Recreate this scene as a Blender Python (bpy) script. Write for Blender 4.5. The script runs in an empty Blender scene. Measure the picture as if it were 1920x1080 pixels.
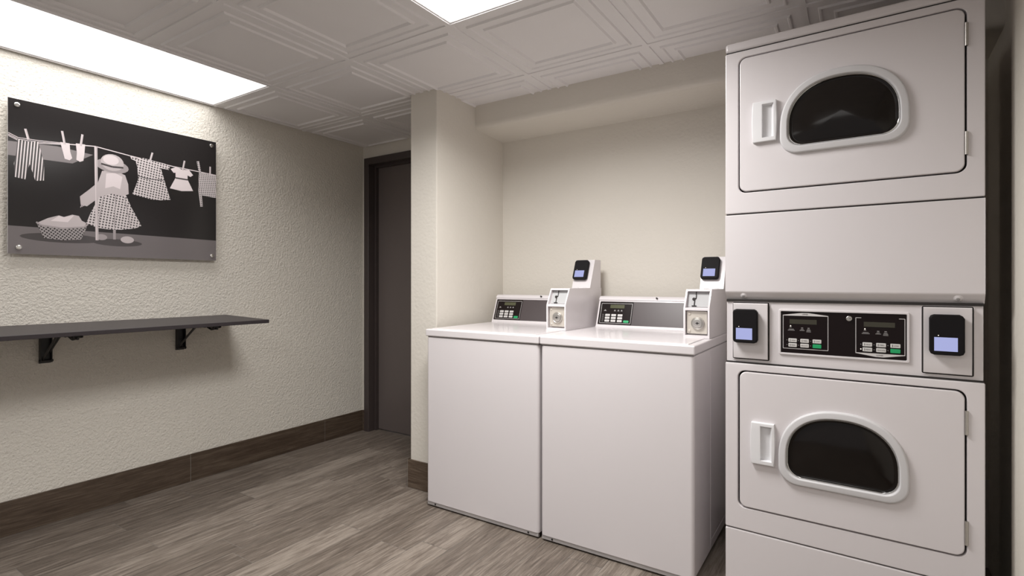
import bpy, bmesh, math, random
from mathutils import Vector, Matrix

random.seed(7)
SC = bpy.context.scene
COL = SC.collection
PI = math.pi

# ---------------------------------------------------------------- camera
CEIL = 2.184
cam_d = bpy.data.cameras.new('camera')
cam_d.sensor_width = 36.0
cam_d.lens = 993.0 / 1920.0 * 36.0
cam_d.shift_y = -10.0 / 1920.0
cam_d.clip_start = 0.02
cam = bpy.data.objects.new('camera', cam_d)
cam.location = (0, 0, 1.138)
cam.rotation_euler = (PI / 2, 0, 0.5768)
COL.objects.link(cam)
SC.camera = cam

# ---------------------------------------------------------------- world, exposure
w = bpy.data.worlds.new('world')
SC.world = w
w.use_nodes = True
w.node_tree.nodes['Background'].inputs[0].default_value = (1.0, 0.975, 1.0, 1)
w.node_tree.nodes['Background'].inputs[1].default_value = 0.32
SC.view_settings.view_transform = 'Standard'
SC.view_settings.look = 'None'
SC.view_settings.gamma = 1.0
SC.view_settings.exposure = 0.15
SC.view_settings.use_curve_mapping = False
SC.cycles.max_bounces = 12
SC.cycles.diffuse_bounces = 8
SC.cycles.sample_clamp_indirect = 6.0
SC.cycles.use_denoising = True

SPREAD = 158.0
PANEL_L = 7.0      # strength of the recessed light in the left row
PANEL_R = 33.0
FILL_PANEL_B = 10.0     # unseen ceiling panels added behind the camera as fill light

# ---------------------------------------------------------------- materials
def hexc(r, g, b):
    def f(c):
        c /= 255.0
        return c / 12.92 if c <= 0.04045 else ((c + 0.055) / 1.055) ** 2.4
    return (f(r), f(g), f(b), 1)

MATS = {}
def mat(name, color, rough=0.5, metal=0.0, spec=0.5, emit=None, strength=0.0, coat=0.0, bump=None, vary=None):
    if name in MATS:
        return MATS[name]
    m = bpy.data.materials.new(name)
    m.use_nodes = True
    nt = m.node_tree
    p = nt.nodes['Principled BSDF']
    p.inputs['Base Color'].default_value = color
    p.inputs['Roughness'].default_value = rough
    p.inputs['Metallic'].default_value = metal
    p.inputs['Specular IOR Level'].default_value = spec
    if coat:
        p.inputs['Coat Weight'].default_value = coat
        p.inputs['Coat Roughness'].default_value = 0.08
    if emit:
        p.inputs['Emission Color'].default_value = emit
        p.inputs['Emission Strength'].default_value = strength
    tc = nt.nodes.new('ShaderNodeTexCoord')
    sc_, amt = vary if vary else (6.0, 0.02)
    n = nt.nodes.new('ShaderNodeTexNoise')
    n.inputs['Scale'].default_value = sc_
    n.inputs['Detail'].default_value = 3
    nt.links.new(tc.outputs['Object'], n.inputs['Vector'])
    mr = nt.nodes.new('ShaderNodeMapRange')
    mr.inputs['To Min'].default_value = 1 - amt
    mr.inputs['To Max'].default_value = 1 + amt
    nt.links.new(n.outputs['Fac'], mr.inputs['Value'])
    mx = nt.nodes.new('ShaderNodeVectorMath')
    mx.operation = 'SCALE'
    mx.inputs[0].default_value = color[:3]
    nt.links.new(mr.outputs['Result'], mx.inputs['Scale'])
    nt.links.new(mx.outputs['Vector'], p.inputs['Base Color'])
    if bump:
        bs, bd, det = bump
        n2 = nt.nodes.new('ShaderNodeTexNoise')
        n2.inputs['Scale'].default_value = bs
        n2.inputs['Detail'].default_value = det
        n2.inputs['Roughness'].default_value = 0.55
        nt.links.new(tc.outputs['Object'], n2.inputs['Vector'])
        b = nt.nodes.new('ShaderNodeBump')
        b.inputs['Strength'].default_value = 1.0
        b.inputs['Distance'].default_value = bd
        nt.links.new(n2.outputs['Fac'], b.inputs['Height'])
        nt.links.new(b.outputs['Normal'], p.inputs['Normal'])
    MATS[name] = m
    return m

WALL = mat('wall_paint', (0.67, 0.638, 0.578, 1), 0.75, spec=0.25, bump=(92, 0.0062, 2), vary=(2.0, 0.025))
WALL2 = mat('wall_paint_light_texture', (0.67, 0.638, 0.578, 1), 0.75, spec=0.25, bump=(55, 0.0018, 3), vary=(2.0, 0.025))
CEILM = mat('ceiling_tile', (0.80, 0.785, 0.79, 1), 0.55, spec=0.3, bump=(220, 0.0004, 2))
ENAMEL = mat('white_enamel', (0.69, 0.658, 0.672, 1), 0.30, spec=0.5, coat=0.25, vary=(1.5, 0.008))
ENAMEL_S = mat('white_enamel_seam', (0.30, 0.285, 0.285, 1), 0.5)
PLASTIC = mat('white_plastic', (0.76, 0.76, 0.78, 1), 0.35)
RING = mat('door_ring_plastic', (0.60, 0.595, 0.61, 1), 0.42, spec=0.35)
PLASTIC_G = mat('grey_white_plastic', (0.44, 0.445, 0.45, 1), 0.6, spec=0.15)
GAP = mat('dark_gap', (0.02, 0.017, 0.016, 1), 0.8)
TOE = mat('toe_metal', (0.42, 0.40, 0.40, 1), 0.5)
GREY = mat('grey_metal', (0.33, 0.32, 0.32, 1), 0.45, metal=0.3)
CHROME = mat('chrome', (0.75, 0.75, 0.74, 1), 0.18, metal=1.0)
STEEL = mat('brushed_steel', (0.55, 0.53, 0.50, 1), 0.35, metal=0.9)
COINM = mat('coin_plate_metal', (0.60, 0.56, 0.50, 1), 0.42, metal=0.35, vary=(40, 0.12))
PANEL = mat('control_panel_black', (0.009, 0.005, 0.005, 1), 0.28, spec=0.2)
PANEL2 = mat('console_graphic_grey', (0.075, 0.062, 0.064, 1), 0.34, spec=0.35)
LCD = mat('lcd_display', (0.045, 0.042, 0.028, 1), 0.2)
LCD2 = mat('lcd_display_olive', (0.075, 0.078, 0.040, 1), 0.25)
PRINTW = mat('printed_white', (0.62, 0.60, 0.60, 1), 0.4)
PRINTG = mat('printed_grey', (0.30, 0.29, 0.29, 1), 0.4)
BTN = mat('button_white', (0.62, 0.61, 0.60, 1), 0.35)
BTNG = mat('button_green', (0.015, 0.36, 0.13, 1), 0.35)
LED = mat('led_on', (0.9, 0.85, 0.75, 1), 0.3, emit=(1, 0.9, 0.8, 1), strength=1.2)
READER = mat('reader_black', (0.012, 0.011, 0.012, 1), 0.55, spec=0.08)
SCREEN = mat('reader_screen', (0.03, 0.03, 0.06, 1), 0.5, spec=0.05, emit=hexc(170, 176, 222), strength=0.85)
GLASS = mat('dark_door_glass', (0.008, 0.006, 0.005, 1), 0.12, spec=0.30)
DOORM = mat('door_paint_brown', (0.13, 0.108, 0.102, 1), 0.42)
FRAMEM = mat('door_frame_paint', (0.058, 0.045, 0.043, 1), 0.38)
SHELFM = mat('shelf_laminate', (0.034, 0.028, 0.031, 1), 0.42, spec=0.3, vary=(30, 0.15))
IRON = mat('black_iron', (0.010, 0.009, 0.009, 1), 0.45)
DIFF = mat('light_diffuser', (0.9, 0.9, 0.9, 1), 0.5, emit=(1.0, 0.98, 0.965, 1), strength=1.5)
GROUT = mat('grout', (0.24, 0.215, 0.19, 1), 0.8)
ACRYL = mat('acrylic_edge', (0.62, 0.60, 0.60, 1), 0.15)

def diffuser(name, s):
    m = DIFF.copy()
    m.name = name
    m.node_tree.nodes['Principled BSDF'].inputs['Emission Strength'].default_value = s
    return m

def wood(name, axis, dark, mid, light, use_attr=True, rough=0.42):
    """wood-look porcelain: grain runs along `axis`"""
    m = bpy.data.materials.new(name)
    m.use_nodes = True
    nt = m.node_tree
    N, L = nt.nodes, nt.links
    p = N['Principled BSDF']
    tc = N.new('ShaderNodeTexCoord')
    src = tc.outputs['Object']
    if use_attr:
        at = N.new('ShaderNodeAttribute')
        at.attribute_name = 'plank'
        ad = N.new('ShaderNodeVectorMath'); ad.operation = 'ADD'
        L.new(src, ad.inputs[0])
        sc_ = N.new('ShaderNodeVectorMath'); sc_.operation = 'SCALE'
        sc_.inputs['Scale'].default_value = 13.0
        L.new(at.outputs['Color'], sc_.inputs[0])
        L.new(sc_.outputs[0], ad.inputs[1])
        src = ad.outputs[0]
    def stretched(k, s, det, rg=0.6, dist=0.0):
        mp = N.new('ShaderNodeMapping')
        v = [1, 1, 1]; v[axis] = k
        mp.inputs['Scale'].default_value = v
        L.new(src, mp.inputs['Vector'])
        n = N.new('ShaderNodeTexNoise')
        n.inputs['Scale'].default_value = s
        n.inputs['Detail'].default_value = det
        n.inputs['Roughness'].default_value = rg
        n.inputs['Distortion'].default_value = dist
        L.new(mp.outputs[0], n.inputs['Vector'])
        return n.outputs['Fac']
    broad = stretched(0.10, 20, 7, 0.66, 2.2)
    fine = stretched(0.035, 260, 4, 0.7, 0.6)
    med = stretched(0.05, 80, 4, 0.6, 1.0)
    m0 = N.new('ShaderNodeMath'); m0.operation = 'MULTIPLY'; m0.inputs[1].default_value = 0.30
    L.new(med, m0.inputs[0])
    m1 = N.new('ShaderNodeMath'); m1.operation = 'MULTIPLY_ADD'; m1.inputs[1].default_value = 0.35
    L.new(fine, m1.inputs[0]); L.new(m0.outputs[0], m1.inputs[2])
    mixv = N.new('ShaderNodeMath'); mixv.operation = 'ADD'
    L.new(m1.outputs[0], mixv.inputs[0])
    mm = N.new('ShaderNodeMath'); mm.operation = 'MULTIPLY'; mm.inputs[1].default_value = 0.42
    L.new(broad, mm.inputs[0]); L.new(mm.outputs[0], mixv.inputs[1])
    last = mixv.outputs[0]
    if use_attr:
        a2 = N.new('ShaderNodeMath'); a2.operation = 'MULTIPLY_ADD'
        sep = N.new('ShaderNodeSeparateColor')
        L.new(at.outputs['Color'], sep.inputs[0])
        L.new(sep.outputs[0], a2.inputs[0]); a2.inputs[1].default_value = 0.10
        L.new(last, a2.inputs[2])
        last = a2.outputs[0]
        lo, hi = 0.45, 0.68
    else:
        lo, hi = 0.41, 0.66
    cr = N.new('ShaderNodeValToRGB')
    cr.color_ramp.elements[0].position = lo; cr.color_ramp.elements[0].color = dark
    cr.color_ramp.elements[1].position = hi; cr.color_ramp.elements[1].color = light
    e = cr.color_ramp.elements.new((lo + hi) / 2); e.color = mid
    L.new(last, cr.inputs[0])
    L.new(cr.outputs[0], p.inputs['Base Color'])
    p.inputs['Roughness'].default_value = rough
    p.inputs['Specular IOR Level'].default_value = 0.4
    b = N.new('ShaderNodeBump'); b.inputs['Distance'].default_value = 0.0008
    L.new(fine, b.inputs['Height']); L.new(b.outputs[0], p.inputs['Normal'])
    return m

FLOORW = wood('floor_wood_tile', 1, (0.092, 0.074, 0.060, 1), (0.165, 0.136, 0.112, 1), (0.285, 0.246, 0.208, 1))
BASEY = wood('baseboard_wood_tile_long', 1, (0.040, 0.025, 0.016, 1), (0.072, 0.050, 0.035, 1), (0.125, 0.094, 0.068, 1), False)
BASEX = wood('baseboard_wood_tile_cross', 0, (0.042, 0.026, 0.017, 1), (0.090, 0.063, 0.044, 1), (0.160, 0.122, 0.090, 1), False)

# ---------------------------------------------------------------- mesh helpers
def obj(name, bm, mats, parent=None, smooth=True, angle=35):
    me = bpy.data.meshes.new(name)
    bmesh.ops.recalc_face_normals(bm, faces=bm.faces)
    bm.to_mesh(me)
    bm.free()
    if not isinstance(mats, (list, tuple)):
        mats = [mats]
    for m in mats:
        me.materials.append(m)
    if smooth:
        for f in me.polygons:
            f.use_smooth = True
        me.set_sharp_from_angle(angle=math.radians(angle))
    o = bpy.data.objects.new(name, me)
    if smooth:
        wn = o.modifiers.new('weighted_normal', 'WEIGHTED_NORMAL')
        wn.keep_sharp = True
        wn.weight = 90
    COL.objects.link(o)
    if parent:
        o.parent = parent
    return o

def thing(name, loc=(0, 0, 0), rz=0, label=None, cat=None, group=None):
    o = bpy.data.objects.new(name, None)
    o.empty_display_size = 0.1
    COL.objects.link(o)
    o.location = loc
    o.rotation_euler = (0, 0, rz)
    if label: o['label'] = label
    if cat: o['category'] = cat
    if group: o['group'] = group
    return o

def struct(name, bm, m, parent=None, smooth=False):
    o = obj(name, bm, m, parent, smooth)
    if not parent:
        o['kind'] = 'structure'
    return o

def box(bm, x0, x1, y0, y1, z0, z1, r=0.0, seg=3, mi=0, M=None):
    vs = [bm.verts.new((x, y, z)) for x in (x0, x1) for y in (y0, y1) for z in (z0, z1)]
    idx = [(0, 1, 3, 2), (4, 6, 7, 5), (0, 4, 5, 1), (2, 3, 7, 6), (0, 2, 6, 4), (1, 5, 7, 3)]
    fs = [bm.faces.new([vs[i] for i in q]) for q in idx]
    allv = vs
    if r > 0:
        es = set()
        for f in fs:
            es.update(f.edges)
        res = bmesh.ops.bevel(bm, geom=list(es), offset=r, segments=seg, profile=0.5, affect='EDGES', clamp_overlap=True)
        fset = set(res['faces'])
        for f in fs:
            if f.is_valid: fset.add(f)
        allv = set()
        for f in fset:
            f.material_index = mi
            allv.update(f.verts)
    else:
        for f in fs: f.material_index = mi
    if M is not None:
        bmesh.ops.transform(bm, matrix=M, verts=list(allv))
    return list(allv)

def loft(bm, loops, closed=True, cap0=False, cap1=False, mi=0):
    rings = [[bm.verts.new(p) for p in lp] for lp in loops]
    n = len(rings[0])
    for a, b in zip(rings[:-1], rings[1:]):
        for i in range(n if closed else n - 1):
            j = (i + 1) % n
            f = bm.faces.new((a[i], a[j], b[j], b[i])); f.material_index = mi
    if cap0:
        f = bm.faces.new(rings[0]); f.material_index = mi
    if cap1:
        f = bm.faces.new(rings[-1]); f.material_index = mi
    return rings

def rrect(x0, x1, z0, z1, r, y, n=5):
    r = min(r, (x1 - x0) / 2 - 1e-5, (z1 - z0) / 2 - 1e-5)
    pts = []
    for cx, cz, a0 in ((x1 - r, z1 - r, 0), (x0 + r, z1 - r, 90), (x0 + r, z0 + r, 180), (x1 - r, z0 + r, 270)):
        for k in range(n + 1):
            a = math.radians(a0 + 90 * k / n)
            pts.append((cx + r * math.cos(a), y, cz + r * math.sin(a)))
    return pts

def plate(bm, x0, x1, z0, z1, yb, yf, r=0.005, e=0.0015, mi=0, n=4):
    """rounded plate, back at yb, front (towards -y) at yf"""
    loft(bm, [rrect(x0, x1, z0, z1, r, yb, n), rrect(x0, x1, z0, z1, r, yf + e, n),
              rrect(x0 + e * .3, x1 - e * .3, z0 + e * .3, z1 - e * .3, r, yf + e * .3, n),
              rrect(x0 + e, x1 - e, z0 + e, z1 - e, max(r - e, 1e-4), yf, n)], cap0=True, cap1=True, mi=mi)

def prism_x(bm, prof, x0, x1, mi=0):
    """profile of (y, z) points swept along x"""
    loft(bm, [[(x0, y, z) for y, z in prof], [(x1, y, z) for y, z in prof]], cap0=True, cap1=True, mi=mi)

def prism_y(bm, prof, y0, y1, mi=0):
    loft(bm, [[(x, y0, z) for x, z in prof], [(x, y1, z) for x, z in prof]], cap0=True, cap1=True, mi=mi)

def cyl(bm, p0, p1, r, n=16, mi=0, r2=None):
    p0, p1 = Vector(p0), Vector(p1)
    d = (p1 - p0).normalized()
    a = d.orthogonal().normalized(); b = d.cross(a)
    if r2 is None: r2 = r
    L = [[tuple(p + (a * math.cos(2 * PI * i / n) + b * math.sin(2 * PI * i / n)) * q) for i in range(n)] for p, q in ((p0, r), (p1, r2))]
    loft(bm, L, cap0=True, cap1=True, mi=mi)

def tube(bm, pts, r, n=8, mi=0):
    for a, b in zip(pts[:-1], pts[1:]):
        cyl(bm, a, b, r, n, mi)

def lathe_y(bm, cx, cz, prof, n=24, mi=0):
    """profile of (radius, y) around an axis parallel to y"""
    loops = [[(cx + r * math.cos(2 * PI * i / n), y, cz + r * math.sin(2 * PI * i / n)) for i in range(n)] for r, y in prof]
    loft(bm, loops, cap0=True, cap1=True, mi=mi)

def quadxz(bm, x0, x1, z0, z1, y, mi=0):
    f = bm.faces.new([bm.verts.new(p) for p in ((x0, y, z0), (x1, y, z0), (x1, y, z1), (x0, y, z1))])
    f.material_index = mi

def polyxz(bm, pts, y, mi=0):
    f = bm.faces.new([bm.verts.new((p[0], y, p[1])) for p in pts])
    f.material_index = mi

def textbm(bm, s, cx, cz, h, y, mi=0, width=None):
    """lettering in the xz plane facing -y"""
    cu = bpy.data.curves.new('lettering', 'FONT')
    cu.body = s
    cu.align_x = 'CENTER'; cu.align_y = 'CENTER'
    cu.size = 1.0
    cu.resolution_u = 2
    o = bpy.data.objects.new('lettering', cu)
    me = o.to_mesh()
    t = bmesh.new(); t.from_mesh(me)
    o.to_mesh_clear()
    xs = [v.co.x for v in t.verts]; ys = [v.co.y for v in t.verts]
    sx0, sx1, sy0, sy1 = min(xs), max(xs), min(ys), max(ys)
    k = h / (sy1 - sy0)
    kx = k if width is None else width / (sx1 - sx0)
    vm = {}
    for v in t.verts:
        vm[v] = bm.verts.new((cx + (v.co.x - (sx0 + sx1) / 2) * kx, y, cz + (v.co.y - (sy0 + sy1) / 2) * k))
    for f in t.faces:
        try:
            g = bm.faces.new([vm[v] for v in f.verts]); g.material_index = mi
        except ValueError:
            pass
    t.free()
    bpy.data.objects.remove(o)
    bpy.data.curves.remove(cu)

NB = bmesh.new

# ================================================================ ROOM
XL, XR, YB, YR = -3.20, 0.44, 2.805, -1.99
PX0, PX1, PY = -2.087, -1.894, 2.168       # partition beside the machines

# floor: porcelain planks laid along y, one mesh
bm = NB()
cl = bm.loops.layers.color.new('plank')
box(bm, XL - .1, XR + .1, YR - .1, YB + .25, -0.05, -0.0012, mi=1)
PW, PLN, G = 0.1507, 0.912, 0.0015
known = {0: 1.27, -1: 1.661, -4: 1.427, -5: 1.08, -6: 0.69, -7: 1.985, -8: 2.356}
for k in range(-9, 17):
    x0 = -1.905 + k * PW; x1 = x0 + PW
    off = known.get(k, random.random() * PLN)
    y = off - PLN * math.ceil((off - YR) / PLN)
    while y < YB + .2:
        a, b = max(y, YR - .05), min(y + PLN, YB + .2)
        xa, xb = max(x0, XL - .02), min(x1, XR + .02)
        if b > a + .01 and xb > xa + .005:
            f = bm.faces.new([bm.verts.new(p) for p in ((xa + G, a + G, 0), (xb - G, a + G, 0), (xb - G, b - G, 0), (xa + G, b - G, 0))])
            c = (random.random(), random.random(), random.random(), 1)
            for lp in f.loops: lp[cl] = c
        y += PLN
struct('floor', bm, [FLOORW, GROUT])

# ceiling: lay-in tiles with two nested mouldings, one mesh
def tile_profile(bm, x0, y0, s=0.61):
    def loop(d, h):
        return [(x0 + d, y0 + d, CEIL - h), (x0 + s - d, y0 + d, CEIL - h), (x0 + s - d, y0 + s - d, CEIL - h), (x0 + d, y0 + s - d, CEIL - h)]
    seq = [(0.0, 0.003), (0.011, 0.003), (0.0115, -0.002), (0.046, -0.002), (0.050, 0.006), (0.056, 0.006), (0.061, 0.000),
           (0.096, 0.000), (0.101, 0.008), (0.108, 0.008), (0.114, -0.001)]
    loft(bm, [loop(d, h) for d, h in seq], cap1=True)
bm = NB()
lights = {(-1, -1): 0}
light_rects = [(-3.19, -2.61, 0.45, 1.67), (-1.39, -0.78, 1.06, 1.67), (-2.00, -1.39, -1.38, -0.16), (-0.78, -0.17, -1.38, -0.16)]
for i in range(-4, 3):
    for j in range(-7, 3):
        x0 = -1.39 + i * .61 + .0; y0 = 1.67 + j * .61
        cx, cy = x0 + .305, y0 + .305
        if i == -4: continue
        if any(a < cx < b and c < cy < d for a, b, c, d in light_rects): continue
        tile_profile(bm, x0, y0)
for co, no in (((XL, 0, 0), (-1, 0, 0)), ((XR, 0, 0), (1, 0, 0)), ((0, YB, 0), (0, 1, 0)), ((0, YR, 0), (0, -1, 0))):
    bmesh.ops.bisect_plane(bm, geom=bm.verts[:] + bm.edges[:] + bm.faces[:], plane_co=co, plane_no=no, clear_outer=True)
box(bm, XL - .1, XR + .1, YR - .1, YB + .1, CEIL + .02, CEIL + .10)
struct('ceiling', bm, CEILM)

# walls
bm = NB(); box(bm, XL - .1, XL, YR - .1, YB + .25, -.03, CEIL + .06); struct('wall_left', bm, WALL)
# right wall: steps back beside the dryers, corner rounded
XN, YN = 0.361, 2.00
bm = NB()
c_ = .010
loft(bm, [[(XN, YR - .1, z), (XN, YN - c_, z), (XN + c_ * .1, YN - c_ * .55, z), (XN + c_ * .3, YN - c_ * .3, z), (XN + c_ * .55, YN - c_ * .1, z), (XN + c_, YN, z), (XR, YN, z), (XR, YB + .25, z), (XR + .1, YB + .25, z), (XR + .1, YR - .1, z)]
          for z in (-.03, CEIL + .06)], cap0=True, cap1=True)
struct('wall_right', bm, WALL2, smooth=True)
DX0, DX1, DZ = -3.172, -2.225, 2.090      # outside of the door frame
bm = NB()
box(bm, XL, DX0 + .01, YB, YB + .12, 0, CEIL + .06)
box(bm, DX0 + .01, DX1 - .01, YB, YB + .12, DZ - .01, CEIL + .06)
box(bm, DX1 - .01, XR, YB, YB + .12, 0, CEIL + .06)
struct('wall_back', bm, WALL2)
bm = NB()
loft(bm, [[(PX0, YB + .001, z), (PX0, PY + .008, z), (PX0 + .0025, PY + .0025, z), (PX0 + .008, PY, z), (PX1 - .008, PY, z), (PX1 - .0025, PY + .0025, z), (PX1, PY + .008, z), (PX1, YB + .001, z)]
          for z in (0, CEIL + .015)], cap0=True, cap1=True)
struct('wall_partition', bm, WALL2, smooth=True)
# soffit above the machines, its lower edge softly rounded
bm = NB()
prof = [(YB + .001, CEIL + .015), (2.512, CEIL + .015), (2.512, 2.078), (2.515, 2.063), (2.523, 2.053), (2.536, 2.047), (YB + .001, 2.030)]
prism_x(bm, prof, PX1 - .001, XR + .001)
struct('wall_soffit', bm, WALL2, smooth=True)

# baseboards of wood-look tile
bm = NB()
y = 1.536 - .912 * 4
while y < YB:
    a, b = max(y + .0015, YR), min(y + .912 - .0015, YB - .012)
    if b > a: box(bm, XL, XL + .011, a, b, 0.002, .157, r=.0008, seg=1)
    y += .912
box(bm, XL, XL + .0085, YR, YB - .001, 0.0, .1555, mi=1)
struct('baseboard_left', bm, [BASEY, GROUT])
bm = NB(); box(bm, XL + .011, DX0, YB - .011, YB, 0.002, .157)
box(bm, DX1, PX0 - .011, YB - .011, YB, 0.002, .157)
struct('baseboard_back', bm, BASEX)
bm = NB()
box(bm, PX0 - .009, PX1 - .002, PY - .011, PY, 0.002, .155)
box(bm, PX0 - .011, PX0, PY - .009, YB - .011, 0.002, .155)
box(bm, PX0 - .0112, PX0 - .0092, PY - .0112, PY - .0092, 0, .1555, mi=1)
struct('baseboard_partition', bm, [BASEX, GROUT])
bm = NB(); box(bm, XN - .011, XN, YR, YN - .01, 0.002, .157); struct('baseboard_right', bm, BASEY)

# door: steel frame with a stop, slab set back
d = thing('door_1', (DX0, YB, 0)); d['kind'] = 'structure'
W_ = DX1 - DX0
bm = NB()
def jamb(bm, pts, a, b, horiz=False):
    pass
fw = 0.052
ring = lambda ins, yy: [(ins, yy, 0), (ins, yy, DZ - ins), (W_ - ins, yy, DZ - ins), (W_ - ins, yy, 0)]
loft(bm, [ring(0, 0.0), ring(0, -.014), ring(.003, -.017), ring(fw - .003, -.017), ring(fw, -.014), ring(fw, .045), ring(fw + .016, .045), ring(fw + .016, .10), ring(0, .10)], closed=False)
struct('door_frame', bm, FRAMEM, d, smooth=True)
bm = NB(); box(bm, fw + .005, W_ - fw - .005, .072, .112, .008, DZ - fw - .004, r=.0015, seg=1)
struct('door_slab', bm, DOORM, d)
bm = NB()
cyl(bm, (W_ - fw - .07, .072, 1.0), (W_ - fw - .07, .062, 1.0), .032, 20)
cyl(bm, (W_ - fw - .07, .062, 1.0), (W_ - fw - .07, .020, 1.0), .011, 12)
cyl(bm, (W_ - fw - .07, .024, 1.0), (W_ - fw - .18, .024, 1.0), .009, 12)
struct('door_handle', bm, STEEL, d, smooth=True)

# recessed light panels
def ceiling_light(x0, x1, y0, y1, strength, label):
    t = thing('ceiling_light', ((x0 + x1) / 2, (y0 + y1) / 2, CEIL - .001), 0, label, 'ceiling light', 'recessed ceiling light panels')
    a, b = (x1 - x0) / 2, (y1 - y0) / 2
    bm = NB()
    def lp(d_, h): return [(-a + d_, -b + d_, h), (a - d_, -b + d_, h), (a - d_, b - d_, h), (-a + d_, b - d_, h)]
    loft(bm, [lp(0, .03), lp(0, -.002), lp(.011, -.002), lp(.0115, .002), lp(.018, .002), lp(.018, .02), lp(0.005, .03)])
    obj('light_frame', bm, CEILM, t, smooth=False)
    bm = NB()
    loft(bm, [lp(.0175, .019), lp(.0175, .004)], cap0=True, cap1=True)
    obj('light_diffuser', bm, DIFF, t, smooth=False)
    ld = bpy.data.lights.new('light_tubes', 'AREA')
    ld.shape = 'RECTANGLE'
    ld.size = x1 - x0 - .04; ld.size_y = y1 - y0 - .04
    ld.energy = strength
    ld.color = (1.0, 0.975, 0.95)
    ld.spread = math.radians(SPREAD)
    lo = bpy.data.objects.new('light_tubes', ld)
    lo.location = (0, 0, 0.0035)
    lo.parent = t
    COL.objects.link(lo)
    return t
ceiling_light(*light_rects[0], PANEL_L, 'long glowing ceiling light panel running along the top of the left wall above the picture')
ceiling_light(*light_rects[1], PANEL_R, 'glowing ceiling light panel at the top middle of the photo, away from the walls')
ceiling_light(*light_rects[2], FILL_PANEL_B, 'added fill light panel on the ceiling, unseen behind the camera, nearer the middle')  # this and the next are added for fill, out of view
ceiling_light(*light_rects[3], FILL_PANEL_B, 'added fill light panel on the ceiling, unseen behind the camera, nearer the right wall')

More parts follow.
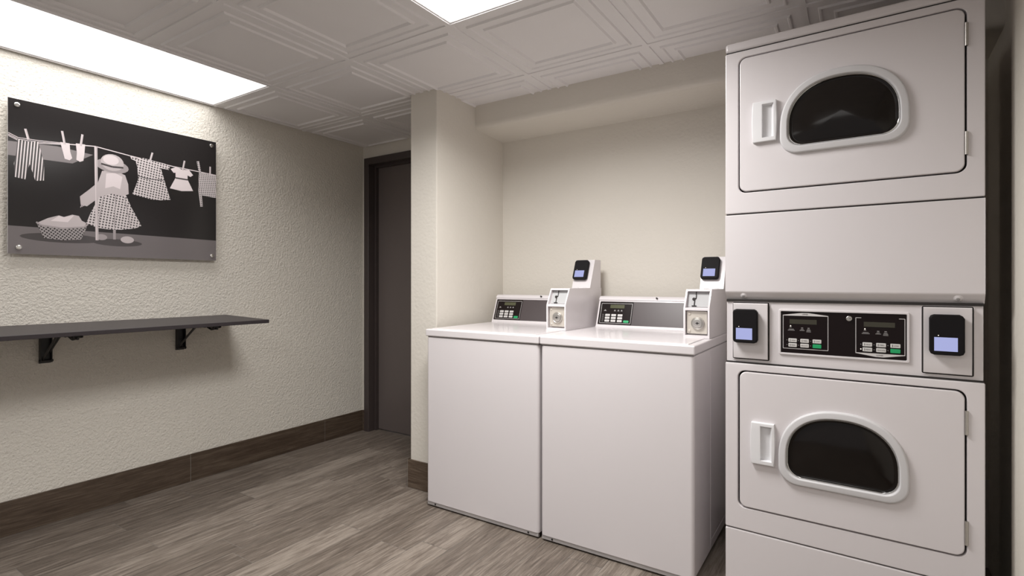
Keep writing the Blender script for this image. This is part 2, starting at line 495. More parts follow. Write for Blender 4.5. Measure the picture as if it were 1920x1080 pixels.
# ================================================================ WASHING MACHINE
def make_washer():
    t = thing('washing_machine', (0, 0, 0))
    Wd, Dp = 0.660, 0.71
    # cabinet: wrapped front panel with rounded vertical edges, rear body
    bm = NB()
    def foot(r, x0, x1, y0, y1, z, n=5):
        pts = []
        for cx, cy, a0 in ((x1 - r, y1 - r, 0), (x0 + r, y1 - r, 90), (x0 + r, y0 + r, 180), (x1 - r, y0 + r, 270)):
            for k in range(n + 1):
                a = math.radians(a0 + 90 * k / n)
                pts.append((cx + r * math.cos(a), cy + r * math.sin(a), z))
        return pts
    R_ = .014
    loft(bm, [foot(R_, .003, Wd - .003, .003, Dp, .024), foot(R_, 0, Wd, 0, Dp, .027), foot(R_, 0, Wd, 0, Dp, .857), foot(R_, .003, Wd - .003, .003, Dp, .8605)], cap0=True, cap1=True)
    cab = obj('cabinet', bm, ENAMEL, t)
    # side seam beads
    for s in (0, 1):
        bm = NB()
        x = Wd if s else 0
        sg = 1 if s else -1
        box(bm, min(x, x + sg * .0015), max(x, x + sg * .0015), .262, .268, .03, .85, r=.0006, seg=1)
        box(bm, min(x, x + sg * .0015), max(x, x + sg * .0015), .27, .70, .060, .066, r=.0006, seg=1)
        obj('side_seam', bm, ENAMEL, cab)
    bm = NB(); box(bm, .004, Wd - .004, .006, Dp - .004, .860, .867); obj('seam', bm, ENAMEL_S, t)
    # toe strip and feet
    bm = NB()
    prism_x(bm, [(.003, .0245), (.0035, .009), (.006, .007), (.016, .007), (.014, .0245)], .004, Wd - .004)
    for x in (.06, Wd - .06):
        pass
    toe = obj('toe_strip', bm, TOE, t)
    for x in (.055, Wd - .055):
        bm = NB(); cyl(bm, (x, .010, .0165), (x, .0015, .0165), .0045, 10)
        obj('screw', bm, IRON, toe)
    for x in (.05, Wd - .05):
        for y in (.06, Dp - .06):
            bm = NB(); cyl(bm, (x, y, 0), (x, y, .024), .018, 12, r2=.014)
            obj('foot', bm, IRON, t)
    # top deck
    bm = NB()
    box(bm, -.004, Wd + .004, -.006, Dp, .866, .902, r=.006, seg=4)
    top = obj('top_deck', bm, ENAMEL, t)
    bm = NB()
    box(bm, .022, Wd - .085 + .06, .018, .520, .9000, .9055, r=.0025, seg=2)
    lid = obj('lid', bm, ENAMEL, t)
    # console
    k = .37
    def fy(z): return .562 + (z - .915) * k
    bm = NB()
    prism_x(bm, [(.556, .9015), (.556, .907), (fy(.915), .915), (fy(1.044), 1.044), (fy(1.044) - .004, 1.047), (fy(1.044) - .003, 1.052), (fy(1.058), 1.062), (.625, 1.066), (.690, 1.066), (.700, 1.056), (.700, .9015)], .012, Wd - .009)
    con = obj('console', bm, ENAMEL, t)
    # graphic panel on the sloped face: built flat in xz then tilted
    c = math.hypot(1, k)
    tilt = Matrix.Translation((0, fy(.915), .915)) @ Matrix.Rotation(-math.atan(k), 4, 'X')
    def tilted(bm):
        bmesh.ops.transform(bm, matrix=tilt, verts=bm.verts[:])
        return bm
    bm = NB()
    plate(bm, .020, .548, .004, .131, .0, -.0012, r=.003, e=.0005, mi=0)
    pan = obj('graphic_panel', tilted(bm), PANEL2, t, smooth=False)
    bm = NB()
    plate(bm, .0215, .205, .0055, .1295, -.001, -.0016, r=.003, e=.0002)
    obj('control_area', tilted(bm), PANEL, pan, smooth=False)
    bm = NB()
    X0, X1, Z0, Z1 = .030, .200, .0115, .1205
    lw = .0016
    for a in ((X0, X1, Z1 - lw, Z1), (X0, X1, Z0, Z0 + lw), (X0, X0 + lw, Z0, Z1), (X1 - lw, X1, Z0, Z1)):
        quadxz(bm, *a, -.0021)
    # indicator captions
    for x, z, w2 in ((.054, .084, .016), (.108, .084, .011), (.127, .084, .011), (.145, .084, .011)):
        polyxz(bm, [(x - w2 / 2, z - .006), (x + w2 / 2, z - .006), (x + .001, z + .002), (x - .001, z + .002)], -.0021, 1)
    for i_ in range(6):
        quadxz(bm, .040, .051, .022 + i_ * .0072, .0235 + i_ * .0072, -.0021, 1)
    obj('printed_marks', tilted(bm), [PRINTW, PRINTG], pan, smooth=False)
    bm = NB(); plate(bm, .080, .158, .094, .113, -.0018, -.0024, r=.001, e=.0002)
    obj('display', tilted(bm), LCD2, pan, smooth=False)
    for i_, x in enumerate((.058, .092, .127)):
        for j_, z in enumerate((.0500, .0345, .0190)):
            bm = NB(); plate(bm, x, x + .026, z, z + .0115, -.0018, -.0034, r=.002, e=.0006)
            quadxz(bm, x + .006, x + .020, z + .004, z + .0045, -.0036, 1)
            quadxz(bm, x + .006, x + .018, z + .007, z + .0075, -.0036, 1)
            obj('button', tilted(bm), [BTN, PRINTG], pan)
    bm = NB(); plate(bm, .161, .190, .0165, .0295, -.0018, -.0034, r=.005, e=.0006)
    obj('start_button', tilted(bm), BTNG, pan)
    bm = NB()
    cyl(bm, (.325, .6, 1.060), (.325, fy(1.058) - .0035, 1.057), .0042, 10)
    obj('screw_hole', bm, GAP, con)
    # coin meter
    mx0, mx1 = .547, .654
    bm = NB()
    side = [(.272, .903), (.272, 1.028), (.316, 1.1065), (.320, 1.1095), (.700, 1.1095), (.700, .903)]
    wl = .007
    # side cheeks
    prism_x(bm, side, mx0, mx0 + wl); prism_x(bm, side, mx1 - wl, mx1)
    # top, bottom, middle rails and back plates
    prism_x(bm, [(.310, 1.101), (.316, 1.1065), (.320, 1.1095), (.700, 1.1095), (.700, 1.101)], mx0 + wl, mx1 - wl)
    prism_x(bm, [(.272, .903), (.272, .915), (.290, .915), (.290, .903)], mx0 + wl, mx1 - wl)
    prism_x(bm, [(.272, 1.020), (.272, 1.028), (.276, 1.031), (.300, 1.031), (.300, 1.020)], mx0 + wl, mx1 - wl)
    prism_x(bm, [(.300, .903), (.300, 1.031), (.335, 1.106), (.699, 1.106), (.699, .903)], mx0 + wl - .001, mx1 - wl + .001)
    met = obj('coin_meter', bm, ENAMEL, t)
    xm = (mx0 + mx1) / 2
    bm = NB()
    plate(bm, mx0 + .012, mx1 - .012, .921, 1.017, .302, .284, r=.004, e=.001)
    for x, z in ((mx0 + .022, 1.005), (mx0 + .022, .932)):
        lathe_y(bm, x, z, [(.006, .285), (.006, .282), (.004, .2805)], 14)
    obj('coin_box_door', bm, COINM, met)
    bm = NB()
    lathe_y(bm, xm + .004, .966, [(.027, .285), (.027, .2765), (.0245, .274), (.022, .276), (.0195, .276), (.0185, .2715), (.016, .2705), (.006, .2705)], 32)
    lk = obj('lock', bm, STEEL, met)
    bm = NB(); box(bm, xm - .003, xm + .012, .2695, .2706, .9645, .9675); box(bm, xm + .002, xm + .006, .2695, .2706, .961, .971)
    obj('keyhole', bm, GAP, met)
    # coin slot plate
    bm = NB()
    sl = Matrix.Translation((0, .3, 1.031)) @ Matrix.Rotation(-math.atan(35. / 75.), 4, 'X')
    plate(bm, mx0 + .010, mx1 - .010, .002, .076, .001, -.003, r=.002, e=.0005)
    bmesh.ops.transform(bm, matrix=sl, verts=bm.verts[:])
    obj('coin_slide_plate', bm, PLASTIC_G, met)
    bm = NB()
    cx = mx0 + .038
    box(bm, cx - .002, cx + .002, -.006, -.0028, .004, .034, r=.0008, seg=1)
    box(bm, cx - .010, cx + .010, -.0075, -.0028, .004, .0075, r=.0008, seg=1)
    lathe_y(bm, cx - .004, .0375, [(.0065, -.0028), (.0065, -.007), (.005, -.008)], 14)
    box(bm, cx - .004, cx + .006, -.006, -.0028, .038, .043, r=.0008, seg=1)
    box(bm, cx + .003, cx + .0065, -.006, -.0028, .040, .060, r=.0008, seg=1)
    box(bm, cx + .0015, cx + .005, -.006, -.0028, .057, .072, r=.0008, seg=1)
    bmesh.ops.transform(bm, matrix=sl, verts=bm.verts[:])
    obj('coin_slot', bm, GAP, met)
    # reader bracket standing on the coin meter
    bm = NB()
    b0 = .553
    kb = (.617 - .553) / (1.262 - 1.109)
    prism_x(bm, [(b0, 1.109), (b0 + kb * .150, 1.259), (b0 + kb * .150 + .004, 1.262), (.690, 1.262), (.693, 1.259), (.693, 1.109)], mx0, mx1)
    box(bm, mx0 + .02, mx0 + .04, b0 - .006, b0 + .01, 1.1095, 1.112)
    box(bm, mx0 + .065, mx0 + .085, b0 - .006, b0 + .01, 1.1095, 1.112)
    obj('reader_bracket', bm, ENAMEL, t)
    rt = Matrix.Translation((mx0 + .002, b0, 1.109)) @ Matrix.Rotation(-math.atan(kb), 4, 'X') @ Matrix.Translation((0, 0, .044))
    reader(t, rt, .082, .112)
    return t

def reader(parent, M, w_, h_):
    """card reader: black housing with a stepped rim, a lit screen; local origin lower left, facing -y"""
    bm = NB()
    c = .011
    def oct_(i, y):
        x0, x1, z0, z1 = i, w_ - i, i, h_ - i
        cc = c
        return [(x0 + cc, y, z0), (x1 - cc, y, z0), (x1 - cc * .3, y, z0 + cc * .3), (x1, y, z0 + cc), (x1, y, z1 - cc), (x1 - cc * .4, y, z1 - cc * .35), (x1 - cc, y, z1),
                (x0 + cc, y, z1), (x0 + cc * .3, y, z1 - cc * .3), (x0, y, z1 - cc), (x0, y, z0 + cc), (x0 + cc * .3, y, z0 + cc * .3)]
    loft(bm, [oct_(.004, .0005), oct_(.002, -.004), oct_(0, -.007), oct_(0, -.020), oct_(.0015, -.0225), oct_(.003, -.0235)], cap0=True, cap1=True)
    bmesh.ops.transform(bm, matrix=M, verts=bm.verts[:])
    r_ = obj('card_reader', bm, READER, parent, angle=25)
    bm = NB()
    quadxz(bm, w_ * .14, w_ * .80, h_ * .10, h_ * .44, -.0238)
    bmesh.ops.transform(bm, matrix=M, verts=bm.verts[:])
    s = obj('screen', bm, SCREEN, r_, smooth=False)
    bm = NB()
    lathe_y(bm, w_ * .26, h_ * .485, [(.0012, -.0235), (.0010, -.0242)], 8)
    bmesh.ops.transform(bm, matrix=M, verts=bm.verts[:])
    obj('indicator_light', bm, LED, r_)
    return r_

washer = make_washer()
washer.location = (-1.841, 2.031, 0)
washer['label'] = 'white top-load coin washing machine against the partition, further from the dryers'
washer['category'] = 'washing machine'
washer['group'] = 'coin washing machines in the alcove'
def copy_tree(o, parent=None):
    c = o.copy(); COL.objects.link(c)
    if parent: c.parent = parent
    for ch in list(o.children): copy_tree(ch, c)
    return c
w2 = copy_tree(washer)
w2.location = (-1.169, 2.031, 0)
w2['label'] = 'white top-load coin washing machine beside the stacked dryers, its right side showing'

# ================================================================ STACKED DRYERS
dr = thing('stacked_dryer', (-0.385, 1.960, 0), math.radians(-2.411),
           'tall white stack of two coin dryers with oval-topped dark door windows at the right', 'dryer')
DW, DD = .683, .70
bm = NB()
box(bm, .004, DW - .004, .022, DD, .015, 1.938, r=.004, seg=2)
obj('cabinet', bm, ENAMEL, dr)
bm = NB()
bm.free()
for z in (.288, .862, 1.0765, 1.3745, 1.9365):
    bm = NB(); box(bm, .003, DW - .003, .006, .03, z - .004, z + .004)
    obj('seam', bm, GAP, dr)
for x in (.05, DW - .05):
    for y in (.07, DD - .06):
        bm = NB(); cyl(bm, (x, y, 0), (x, y, .02), .02, 12); obj('foot', bm, IRON, dr)
bm = NB(); plate(bm, 0, DW, .030, .2865, .03, 0.0, r=.006, e=.005); obj('base_panel', bm, ENAMEL, dr)
# top cap
bm = NB(); box(bm, 0, DW, .0, DD + .004, 1.9385, 1.970, r=.009, seg=4); obj('top_cap', bm, ENAMEL, dr)
# middle panel, its lower edge folded inwards
bm = NB()
prof = [(.03, 1.3725), (.004, 1.3725), (.001, 1.3712), (0, 1.368), (0, 1.110), (.0008, 1.106), (.003, 1.102), (.016, 1.082), (.019, 1.079), (.03, 1.079)]
prism_x(bm, prof, 0, DW)
mp = obj('middle_panel', bm, ENAMEL, dr)
for x in (.059, .626):
    bm = NB()
    T = Matrix.Translation((x, .0085, 1.0925)) @ Matrix.Rotation(math.radians(32), 4, 'X')
    lathe_y(bm, 0, 0, [(.012, .002), (.011, 0), (.007, -.002), (.006, -.003)], 16)
    lathe_y(bm, 0, 0, [(.0042, -.0028), (.0042, -.0048), (.0018, -.0060)], 12, 1)
    bmesh.ops.transform(bm, matrix=T, verts=bm.verts[:])
    obj('screw', bm, [ENAMEL, GREY], mp)

def door_surround(z0, z1, hx0, hx1, hz0, hz1):
    bm = NB()
    n = 6
    loft(bm, [rrect(0, DW, z0, z1, .004, .03, n), rrect(0, DW, z0, z1, .004, .004, n), rrect(.0012, DW - .0012, z0 + .0012, z1 - .0012, .004, .0012, n),
              rrect(.004, DW - .004, z0 + .004, z1 - .004, .003, 0, n),
              rrect(hx0 - .002, hx1 + .002, hz0 - .002, hz1 + .002, .026, 0, n), rrect(hx0, hx1, hz0, hz1, .025, .002, n), rrect(hx0, hx1, hz0, hz1, .025, .020, n)])
    return obj('front_panel', bm, ENAMEL, dr)

def dpts(x0, x1, z0, z1, rb, y, n=8, na=30):
    """round-topped opening with a flat bottom"""
    pts = []
    hs = z0 + (z1 - z0) * .34
    for k in range(n + 1):
        a = math.radians(180 + 90 * k / n)
        pts.append((x0 + rb + rb * math.cos(a), y, z0 + rb + rb * math.sin(a)))
    for k in range(n + 1):
        a = math.radians(270 + 90 * k / n)
        pts.append((x1 - rb + rb * math.cos(a), y, z0 + rb + rb * math.sin(a)))
    cx, hw, hh = (x0 + x1) / 2, (x1 - x0) / 2, z1 - hs
    e = 2 / 2.25
    for k in range(na + 1):
        a = PI * k / na
        ca, sa = math.cos(a), math.sin(a)
        pts.append((cx + hw * math.copysign(abs(ca) ** e, ca), y, hs + hh * abs(sa) ** e))
    return pts

def dryer_door(hz0, hz1, wx0, wx1, wz0, wz1, hdl, hinges):
    g = .0045
    bm = NB()
    hx0, hx1, z0, z1 = hdl
    px0, px1, pz0, pz1 = hx0 + (hx1 - hx0) * .40, hx1 - .007, z0 + .013, z1 - .010
    dx0, dx1, dz0, dz1, e = .043 + g, .644 - g, hz0 + g, hz1 - g, .004
    rings = loft(bm, [rrect(dx0, dx1, dz0, dz1, .022, .018, 7), rrect(dx0, dx1, dz0, dz1, .022, -.003 + e, 7),
                      rrect(dx0 + e * .3, dx1 - e * .3, dz0 + e * .3, dz1 - e * .3, .022, -.003 + e * .3, 7),
                      rrect(dx0 + e, dx1 - e, dz0 + e, dz1 - e, .018, -.003, 7)], cap0=True)
    hole = [bm.verts.new(p) for p in ((px0 - .001, -.003, pz0 - .001), (px1 + .001, -.003, pz0 - .001), (px1 + .001, -.003, pz1 + .001), (px0 - .001, -.003, pz1 + .001))]
    front = rings[-1]
    nfr = len(front)
    # strips from the outline to the hole, split at the corners nearest each hole corner
    q = nfr // 4
    order = [hole[2], hole[3], hole[0], hole[1]]
    for c in range(4):
        for i in range(c * q, (c + 1) * q - 1):
            bm.faces.new((front[i], front[i + 1], order[c]))
        a_, b_ = front[(c + 1) * q - 1], front[((c + 1) * q) % nfr]
        bm.faces.new((a_, b_, order[(c + 1) % 4], order[c]))
    dd = obj('door', bm, ENAMEL, dr)
    bm = NB()
    quadxz(bm, .040, .647, hz0 - .003, hz1 + .003, .0195)
    gp = obj('door_recess', bm, GAP, dr, smooth=False)
    # ring: outer edge rises, broad rounded face, drops to the glass
    bm = NB()
    def L(i, y): return dpts(wx0 + i, wx1 - i, wz0 + i, wz1 - i, max(.055 - i * .55, .02), y)
    loft(bm, [L(0, -.003), L(.0006, -.0110), L(.0030, -.0140), L(.0060, -.0150), L(.0195, -.0162), L(.0218, -.0155), L(.0236, -.0120), L(.0255, -.0040)])
    obj('window_ring', bm, RING, dd, angle=60)
    bm = NB()
    loft(bm, [L(.0252, -.0035), L(.0252, -.0085), L(.0268, -.0095), L(.0285, -.0085), L(.0285, -.0035)])
    obj('window_trim', bm, CHROME, dd, angle=60)
    bm = NB()
    ccx, ccz = (wx0 + wx1) / 2, wz0 + (wz1 - wz0) * .47
    base = L(.028, 0)
    loops = []
    for s, y in ((1, -.0042), (.985, -.0052), (.955, -.0030), (.93, -.0040), (.8, -.0075), (.6, -.0105), (.4, -.0125), (.2, -.0135), (.02, -.0138)):
        loops.append([(ccx + (p[0] - ccx) * s, y, ccz + (p[2] - ccz) * s) for p in base])
    loft(bm, loops, cap1=True)
    obj('window_glass', bm, GLASS, dd, angle=60)
    # pull handle with a scooped pocket
    hx0, hx1, z0, z1 = hdl
    bm = NB()
    n = 4
    def bow(x0_, x1_, z0_, z1_, y, b):
        out = []
        m = 6
        for k in range(m + 1):
            s = k / m
            out.append((x1_ + b * math.sin(PI * s), y, z0_ + (z1_ - z0_) * s))
        for k in range(m + 1):
            s = k / m
            out.append((x0_ - b * math.sin(PI * s), y, z1_ - (z1_ - z0_) * s))
        return out
    o_ = [bow(hx0, hx1, z0, z1, -.002, .003), bow(hx0, hx1, z0, z1, -.014, .003), bow(hx0 + .001, hx1 - .001, z0 + .001, z1 - .001, -.0165, .003),
          bow(hx0 + .003, hx1 - .003, z0 + .003, z1 - .003, -.0175, .003)]
    px0, px1, pz0, pz1 = hx0 + (hx1 - hx0) * .40, hx1 - .007, z0 + .013, z1 - .010
    o_ += [bow(px0, px1, pz0, pz1, -.0175, 0)]
    xv = px0 + (px1 - px0) * .46
    def vee(t, y, dz):
        return [(px0 + .0005 + (p[0] - px0) * t, y, min(max(p[2], pz0 + dz), pz1 - dz * 1.6)) for p in bow(px0, px1, pz0, pz1, 0, 0)]
    loft(bm, o_ + [vee(.98, -.0160, .0005), vee(.46, .0150, .0045), vee(.42, .0178, .006)], cap0=True, cap1=True)
    obj('handle', bm, PLASTIC, dd, angle=40)
    for a, b in hinges:
        bm = NB()
        cyl(bm, (.6425, -.003, a), (.6425, -.003, b), .0035, 12)
        box(bm, .6425, .6475, -.0035, .001, a, b, r=.0006, seg=1)
        for q in (.33, .66):
            z = a + (b - a) * q
            cyl(bm, (.6425, -.003, z - .001), (.6425, -.003, z + .001), .0039, 12)
        obj('hinge', bm, STEEL, dd)

door_surround(1.3765, 1.9350, .043, .644, 1.446, 1.912)
dryer_door(1.446, 1.912, .173, .518, 1.557, 1.808, (.092, .163, 1.609, 1.744), ((1.800, 1.864), (1.496, 1.560)))
door_surround(.2895, .8605, .041, .644, .366, .837)
dryer_door(.366, .837, .169, .516, .481, .734, (.087, .157, .529, .668), ((.713, .780), (.405, .472)))

# control section
bm = NB(); plate(bm, .003, DW - .003, .8635, 1.0755, .03, .010, r=.003, e=.002); cf = obj('control_fascia', bm, ENAMEL, dr)
bm = NB()
n = 4
loft(bm, [rrect(.168, .5165, .9005, 1.0505, .005, .0105, n), rrect(.168, .5165, .9005, 1.0505, .005, .0065, n), rrect(.1695, .515, .902, 1.049, .004, .005, n),
          rrect(.1735, .5105, .9065, 1.0445, .003, .005, n), rrect(.1745, .5095, .9075, 1.0435, .003, .0085, n)])
obj('control_bezel', bm, ENAMEL, cf)
bm = NB()
quadxz(bm, .1735, .5105, .906, 1.045, .0082, 0)
YP = .0077
def hline(x0, x1, z, w_=.0016): quadxz(bm, x0, x1, z - w_ / 2, z + w_ / 2, YP, 1)
def vline(z0, z1, x, w_=.0016): quadxz(bm, x - w_ / 2, x + w_ / 2, z0, z1, YP, 1)
# left field, the upper dryer
A0, A1, B0, B1 = .181, .309, .922, 1.031
hline(A0, A1, B0); vline(B0, B1, A0); vline(B0, B1, A1)
ac = (A0 + A1) / 2
polyxz(bm, [(A0 - .0008, B1 - .0012), (A1 + .0008, B1 - .0012), (A1 + .0008, B1 + .0008), (ac + .010, B1 + .0085), (ac - .010, B1 + .0085), (A0 - .0008, B1 + .0008)], YP, 1)
textbm(bm, 'UPPER', ac, B1 + .0038, .0042, YP - .0003, 2, .017)
# right field, the lower dryer
C0, C1 = .383, .505
vline(.923, 1.030, C0); vline(.923, 1.030, C1)
hline(C0, C0 + .014, 1.030); hline(C1 - .014, C1, 1.030)
cc_ = (C0 + C1) / 2
polyxz(bm, [(C0 - .0008, .923), (C0 - .0008, .921), (cc_ - .010, .9125), (cc_ + .010, .9125), (C1 + .0008, .921), (C1 + .0008, .923)], YP, 1)
textbm(bm, 'LOWER', cc_, .9175, .0042, YP - .0003, 2, .017)
for ox in (0.0, .2035):
    for u, z, w_ in ((.205, .9855, .015), (.205, .9820, .020), (.2365, .986, .008), (.2365, .9825, .014), (.2550, .986, .009), (.2550, .9825, .012), (.2550, .979, .013)):
        quadxz(bm, ox + u - w_ / 2, ox + u + w_ / 2, z - .0008, z + .0008, YP, 3)
    for u, z in ((.203, .9925), (.2365, .9905), (.2550, .9905)):
        quadxz(bm, ox + u - .003, ox + u + .003, z - .0012, z + .0012, YP, 3)
    for u in (.1925, .226, .2605):
        for z in (.949, .934):
            quadxz(bm, ox + u - .001, ox + u + .001, z - .001, z + .001, YP, 3)
cpanel = obj('control_panel', bm, [PANEL, PRINTW, PANEL, PRINTG], dr, smooth=False)
for ox in (0.0, .2035):
    bm = NB(); plate(bm, ox + .200, ox + .278, 1.003, 1.018, .008, .0072, r=.001, e=.0002); obj('display', bm, LCD, cpanel, smooth=False)
    names = {(0, 0): 'HIGH', (1, 0): 'MED', (2, 0): 'LOW', (0, 1): 'PERM', (1, 1): 'DELICATE'}
    for i_, x in enumerate((.197, .2315, .2665)):
        for j_, z in enumerate((.9430, .9275)):
            bm = NB()
            plate(bm, ox + x, ox + x + .0245, z, z + .0122, .008, .0052, r=.002, e=.0008)
            if (i_, j_) == (2, 1):
                obj('start_button', bm, BTNG, cpanel)
                continue
            s = names[(i_, j_)]
            if s == 'DELICATE':
                textbm(bm, s, ox + x + .0122, z + .0061, .0036, .0050, 1, .019)
            else:
                quadxz(bm, ox + x + .0045, ox + x + .0058, z + .0025, z + .0097, .0050, 1)
                textbm(bm, s, ox + x + .0145, z + .0061, .0040, .0050, 1, .012)
            obj('button', bm, [BTN, PANEL], cpanel, smooth=False)
for x, z in ((.203, .9965), (.4065, .9965), (.396, .934)):
    bm = NB()
    lathe_y(bm, x, z, [(.0016, .0078), (.0014, .0070)], 10)
    obj('indicator_light', bm, LED, cpanel)
bm = NB()
lathe_y(bm, .3655, 1.0265, [(.0078, .008), (.0078, .0045), (.0065, .0035), (.002, .0035)], 24)
box(bm, .3655, .3705, .0030, .0036, 1.0258, 1.0272, mi=1)
obj('lock', bm, [STEEL, GAP], cpanel)

# coin vault panels with card readers
for x0, x1 in ((.027, .135), (.548, .655)):
    bm = NB()
    z0, z1 = .8785, 1.0675
    quadxz(bm, x0 - .0035, x1 + .0045, z0 - .004, z1 + .003, .0095, 1)  # near-black sheet: shadow in the gap round the panel, put in as colour
    prof = [(.012, z1), (-.001, z1), (-.003, z1 - .002), (-.003, z0 + .036), (.001, z0 + .0015), (.003, z0), (.012, z0)]
    prism_x(bm, prof, x0, x1)
    cp = obj('coin_vault_panel', bm, [ENAMEL, GAP], dr, angle=20)
    bm = NB()
    loft(bm, [rrect(x0 - .006, x1 + .007, z0 - .0065, z1 + .005, .006, .0105), rrect(x0 - .0055, x1 + .0065, z0 - .006, z1 + .0045, .006, .008),
              rrect(x0 - .004, x1 + .005, z0 - .0045, z1 + .0035, .005, .008), rrect(x0 - .0035, x1 + .0045, z0 - .004, z1 + .003, .005, .0098)])
    obj('vault_frame', bm, ENAMEL, cp)
for x in (.030, .560):
    reader(dr, Matrix.Translation((x, -.003, .934)), .078, .114)

# ================================================================ WALL SHELF
sh = thing('folding_wall_shelf', (XL, .60, .80), 0, 'long black folding shelf mounted on the left wall under the picture', 'shelf')
sx, sy0, sy1 = .440, -1.05, 1.747 - .60
bm = NB()
th = .019
z0 = .944 - .80; z1 = .931 - .80
loft(bm, [[(.001, y, z0), (sx, y, z1), (sx, y, z1 - th), (.001, y, z0 - th)] for y in (sy0, sy1)], cap0=True, cap1=True)
es = [e for e in bm.edges]
bmesh.ops.bevel(bm, geom=es, offset=.0012, segments=1, affect='EDGES')
obj('shelf_board', bm, SHELFM, sh, smooth=False)
def zt(x): return z0 - th + (z1 - z0) * x / sx - .0005
for yc in (.889 - .60, 1.481 - .60, -.30):
    bm = NB()
    # wall upright (channel)
    box(bm, 0.0005, .004, yc - .022, yc + .022, -.040, zt(0) + .001)
    box(bm, .004, .026, yc - .022, yc - .019, -.036, zt(0) + .001)
    box(bm, .004, .026, yc + .019, yc + .022, -.036, zt(0) + .001)
    cyl(bm, (.018, yc - .026, -.028), (.018, yc + .026, -.028), .006, 10)
    cyl(bm, (.020, yc - .024, .085), (.020, yc + .024, .085), .005, 10)
    br = obj('shelf_bracket', bm, IRON, sh, smooth=False)
    # arm under the board
    bm = NB()
    def arm(y, w_, x0, x1, h_):
        loft(bm, [[(x0, y - w_ / 2, zt(x0)), (x1, y - w_ / 2, zt(x1)), (x1, y - w_ / 2, zt(x1) - h_ * .55), (x0, y - w_ / 2, zt(x0) - h_)],
                  [(x0, y + w_ / 2, zt(x0)), (x1, y + w_ / 2, zt(x1)), (x1, y + w_ / 2, zt(x1) - h_ * .55), (x0, y + w_ / 2, zt(x0) - h_)]], cap0=True, cap1=True)
    arm(yc - .016, .003, .012, .405, .019); arm(yc + .016, .003, .012, .405, .019)
    box(bm, .012, .405, yc - .016, yc + .016, zt(.2) - .004, zt(.2) - .0005)
    cyl(bm, (.385, yc - .02, zt(.385) - .008), (.385, yc + .02, zt(.385) - .008), .007, 10)
    # release lever
    tube(bm, [(.300, yc, zt(.30) - .014), (.340, yc, zt(.34) - .024), (.375, yc, zt(.37) - .018), (.400, yc, zt(.4) - .016)], .005)
    obj('bracket_arm', bm, IRON, br, smooth=False)
    bm = NB()
    tube(bm, [(.018, yc - .012, -.020), (.205, yc - .012, zt(.2) - .014), (.300, yc - .012, zt(.3) - .012)], .0055)
    tube(bm, [(.018, yc + .012, .010), (.175, yc + .012, zt(.17) - .012)], .0050)
    obj('strut', bm, IRON, br)

# ================================================================ PICTURE
pic = thing('wall_picture', (XL, .752, 1.268), 0, 'black and white acrylic print of a clothesline with checked dresses and a basket', 'picture')
PWD, PHT = .917, .699
ox = .030
bm = NB()
box(bm, ox - .007, ox - .0004, 0, PWD, 0, PHT, r=.0008, seg=1)
obj('acrylic_panel', bm, ACRYL, pic, smooth=False)
def pm(name, c, r=.16): return mat(name, (c, c * .90, c * .92, 1), r, spec=0.45)
def checker(name, c1, c2, s, base, axis2=None):
    m = pm(name, c1)
    nt = m.node_tree
    tc = [n for n in nt.nodes if n.type == 'TEX_COORD'][0]
    mp = nt.nodes.new('ShaderNodeMapping'); mp.inputs['Rotation'].default_value = (math.radians(base), 0, 0)
    nt.links.new(tc.outputs['Object'], mp.inputs['Vector'])
    sp = nt.nodes.new('ShaderNodeSeparateXYZ'); nt.links.new(mp.outputs[0], sp.inputs[0])
    def line(out, w_):
        a = nt.nodes.new('ShaderNodeMath'); a.operation = 'MULTIPLY'; a.inputs[1].default_value = s
        nt.links.new(out, a.inputs[0])
        b = nt.nodes.new('ShaderNodeMath'); b.operation = 'FRACT'; nt.links.new(a.outputs[0], b.inputs[0])
        c = nt.nodes.new('ShaderNodeMath'); c.operation = 'LESS_THAN'; c.inputs[1].default_value = w_
        nt.links.new(b.outputs[0], c.inputs[0])
        return c.outputs[0]
    l1 = line(sp.outputs['Y'], .42)
    last = l1
    if axis2 is None:
        l2 = line(sp.outputs['Z'], .42)
        mx = nt.nodes.new('ShaderNodeMath'); mx.operation = 'MAXIMUM'
        nt.links.new(l1, mx.inputs[0]); nt.links.new(l2, mx.inputs[1])
        last = mx.outputs[0]
    mix = nt.nodes.new('ShaderNodeMix'); mix.data_type = 'RGBA'
    nt.links.new(last, mix.inputs[0])
    mix.inputs[6].default_value = (c2, c2 * .90, c2 * .92, 1); mix.inputs[7].default_value = (c1, c1 * .92, c1 * .93, 1)
    nt.links.new(mix.outputs[2], nt.nodes['Principled BSDF'].inputs['Base Color'])
    return m
P_BG = pm('print_black', .019); P_FL = pm('print_floor_grey', .17); P_WG = pm('print_mid_grey', .22)
P_W = pm('print_white', .72); P_L = pm('print_light_grey', .52); P_M = pm('print_grey', .36); P_D = pm('print_dark_grey', .07)
P_CH = checker('print_check', .66, .10, 75, 8); P_CH2 = checker('print_check_small', .62, .12, 95, -8)
P_ST = checker('print_stripe', .72, .06, 92, 4, axis2='s')
P_WK = checker('print_wicker', .34, .03, 90, 35)
PM = [P_BG, P_FL, P_WG, P_W, P_L, P_M, P_D, P_CH, P_CH2, P_ST, P_WK]
bm = NB()
lay = [0]
def pp(pts, mi):
    lay[0] += 1
    x = ox + lay[0] * .00002
    f = bm.faces.new([bm.verts.new((x, a, b)) for a, b in pts]); f.material_index = mi
def pline(pts, w_, mi):
    for (a, b), (c, d_) in zip(pts[:-1], pts[1:]):
        l_ = math.hypot(c - a, d_ - b); nx, nz = -(d_ - b) / l_ * w_ / 2, (c - a) / l_ * w_ / 2
        pp([(a - nx, b - nz), (c - nx, d_ - nz), (c + nx, d_ + nz), (a + nx, b + nz)], mi)
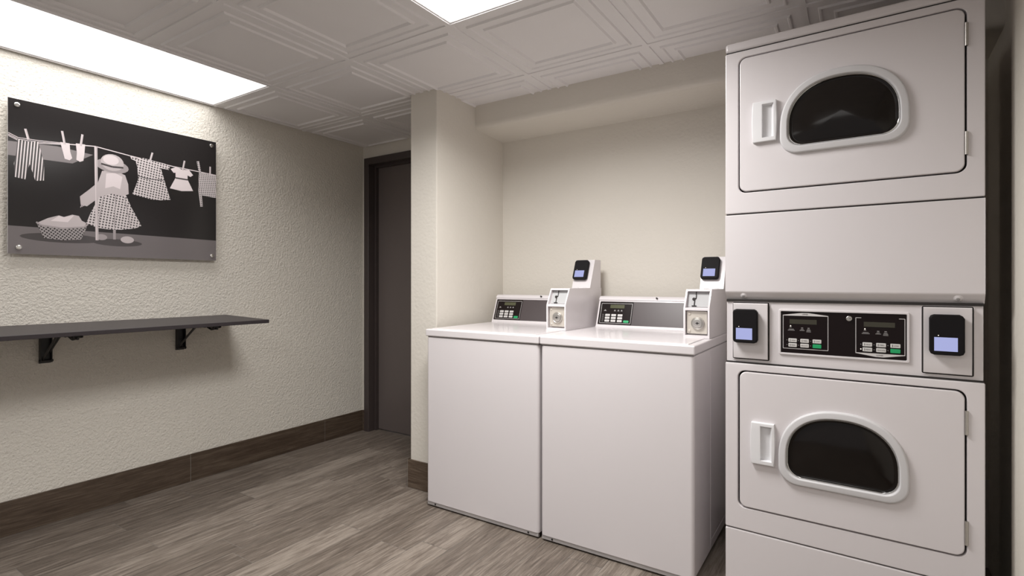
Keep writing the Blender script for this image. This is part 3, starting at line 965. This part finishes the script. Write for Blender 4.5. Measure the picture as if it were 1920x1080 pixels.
def pell(cx, cz, rx, rz, mi, n=20, rot=0):
    c_, s_ = math.cos(rot), math.sin(rot)
    pp([(cx + rx * math.cos(2 * PI * i / n) * c_ - rz * math.sin(2 * PI * i / n) * s_, cz + rx * math.cos(2 * PI * i / n) * s_ + rz * math.sin(2 * PI * i / n) * c_) for i in range(n)], mi)
pp([(.001, .001), (PWD - .001, .001), (PWD - .001, PHT - .001), (.001, PHT - .001)], 0)
pp([(.001, .001), (PWD - .001, .001), (PWD - .001, .118), (.001, .126)], 1)
pp([(.001, .44), (.233, .445), (.315, .503), (.174, .515), (.001, .503)], 2)
pell(.20, .082, .16, .022, 6)
pell(.42, .074, .11, .018, 6)
for dz in (0, .007, -.006):
    pline([(.002, .533 + dz), (.035, .518 + dz), (.105, .520 + dz), (.200, .532 + dz * .5)], .0028, 3)
pline([(.19, .531), (.323, .547), (.469, .531), (.68, .513), (.818, .508), (.916, .503)], .0045, 3)
# striped trousers
pp([(.033, .518), (.070, .513), (.105, .522), (.117, .470), (.127, .420), (.126, .345), (.095, .339), (.083, .385), (.075, .412), (.067, .380), (.060, .340), (.024, .345), (.021, .405), (.030, .460)], 9)
# two socks
pp([(.186, .538), (.222, .539), (.224, .500), (.232, .470), (.222, .458), (.203, .462), (.197, .490)], 3)
pp([(.246, .545), (.283, .547), (.280, .500), (.276, .466), (.262, .458), (.248, .466), (.250, .500)], 3)
# checked frock
pp([(.473, .533), (.505, .522), (.536, .531), (.586, .525), (.640, .520), (.666, .510), (.660, .490), (.620, .492), (.640, .420), (.668, .327), (.620, .318), (.577, .316), (.484, .332), (.500, .375), (.512, .420), (.507, .480), (.500, .508), (.480, .515)], 7)
pline([(.508, .432), (.560, .424), (.632, .428)], .004, 6)
# small plain dress with a dark sash
pp([(.669, .497), (.700, .514), (.728, .503), (.765, .508), (.787, .482), (.772, .470), (.757, .476), (.757, .452), (.787, .392), (.725, .383), (.665, .390), (.694, .452), (.694, .480), (.684, .478)], 3)
pline([(.694, .452), (.758, .451)], .008, 6)
# apron at the right edge
pp([(.832, .506), (.916, .501), (.916, .369), (.836, .374), (.828, .440)], 8)
pp([(.806, .566), (.820, .568), (.832, .500), (.830, .420), (.840, .310), (.826, .308), (.816, .400), (.818, .500)], 8)
for a, b, c, d_ in ((.060, .570, .071, .523), (.193, .592, .203, .530), (.272, .594, .265, .536), (.579, .568, .567, .520), (.741, .556, .731, .500), (.882, .548, .881, .500)):
    pline([(a, b), (c, d_)], .009, 4)
    pline([(a - .002, b), (c - .002, d_)], .002, 3)
# basket of washing
pp([(.105, .149), (.140, .172), (.181, .189), (.200, .183), (.232, .198), (.258, .194), (.270, .172), (.287, .163), (.281, .130), (.117, .126)], 4)
pp([(.150, .160), (.181, .187), (.200, .183), (.240, .196), (.215, .160)], 3)
pp([(.098, .150), (.112, .110), (.126, .078), (.195, .072), (.266, .080), (.280, .115), (.294, .158), (.280, .140), (.195, .127), (.115, .135)], 10)
pline([(.098, .150), (.115, .137), (.195, .129), (.280, .142), (.294, .158)], .007, 5)
# plain dress stand: checked skirt, pale shawl with a fringe, straw hat, foot
pell(.462, .092, .030, .018, 4)
pell(.350, .098, .024, .015, 5)
pline([(.405, .30), (.405, .09)], .012, 5)
pp([(.338, .320), (.400, .335), (.455, .325), (.480, .262), (.512, .200), (.526, .170), (.500, .155), (.434, .142), (.380, .139), (.335, .143), (.287, .162), (.305, .215), (.325, .262)], 7)
for a, b, c, d_ in ((.36, .31, .335, .16), (.41, .315, .405, .15), (.45, .31, .475, .165)): pline([(a, b), (c, d_)], .004, 5)
pp([(.352, .430), (.400, .445), (.452, .425), (.466, .380), (.468, .330), (.440, .315), (.395, .322), (.345, .300), (.290, .245), (.265, .250), (.262, .290), (.300, .330), (.335, .370)], 4)
pp([(.370, .420), (.405, .430), (.440, .415), (.430, .350), (.400, .360), (.365, .345)], 3)
for i in range(9): pline([(.270 + i * .006, .252 + i * .004), (.264 + i * .006, .236 + i * .004)], .003, 4)
pell(.396, .462, .072, .034, 5, rot=-.06)
pell(.396, .480, .050, .042, 4)
pell(.390, .492, .034, .024, 3)
pline([(.348, .466), (.396, .458), (.444, .462)], .009, 6)
# pole
pline([(.326, .548), (.331, .081)], .013, 4)
pline([(.3235, .548), (.3285, .081)], .003, 3)
obj('printed_image', bm, PM, pic, smooth=False)
for a, b in ((.031, .672), (.037, .030), (.888, .672), (.891, .028)):
    bm = NB()
    cyl(bm, (0, a, b), (ox - .006, a, b), .009, 16)
    cyl(bm, (ox - .001, a, b), (ox + .005, a, b), .0105, 20)
    cyl(bm, (ox + .005, a, b), (ox + .007, a, b), .0095, 20, r2=.006)
    obj('standoff', bm, CHROME, pic)
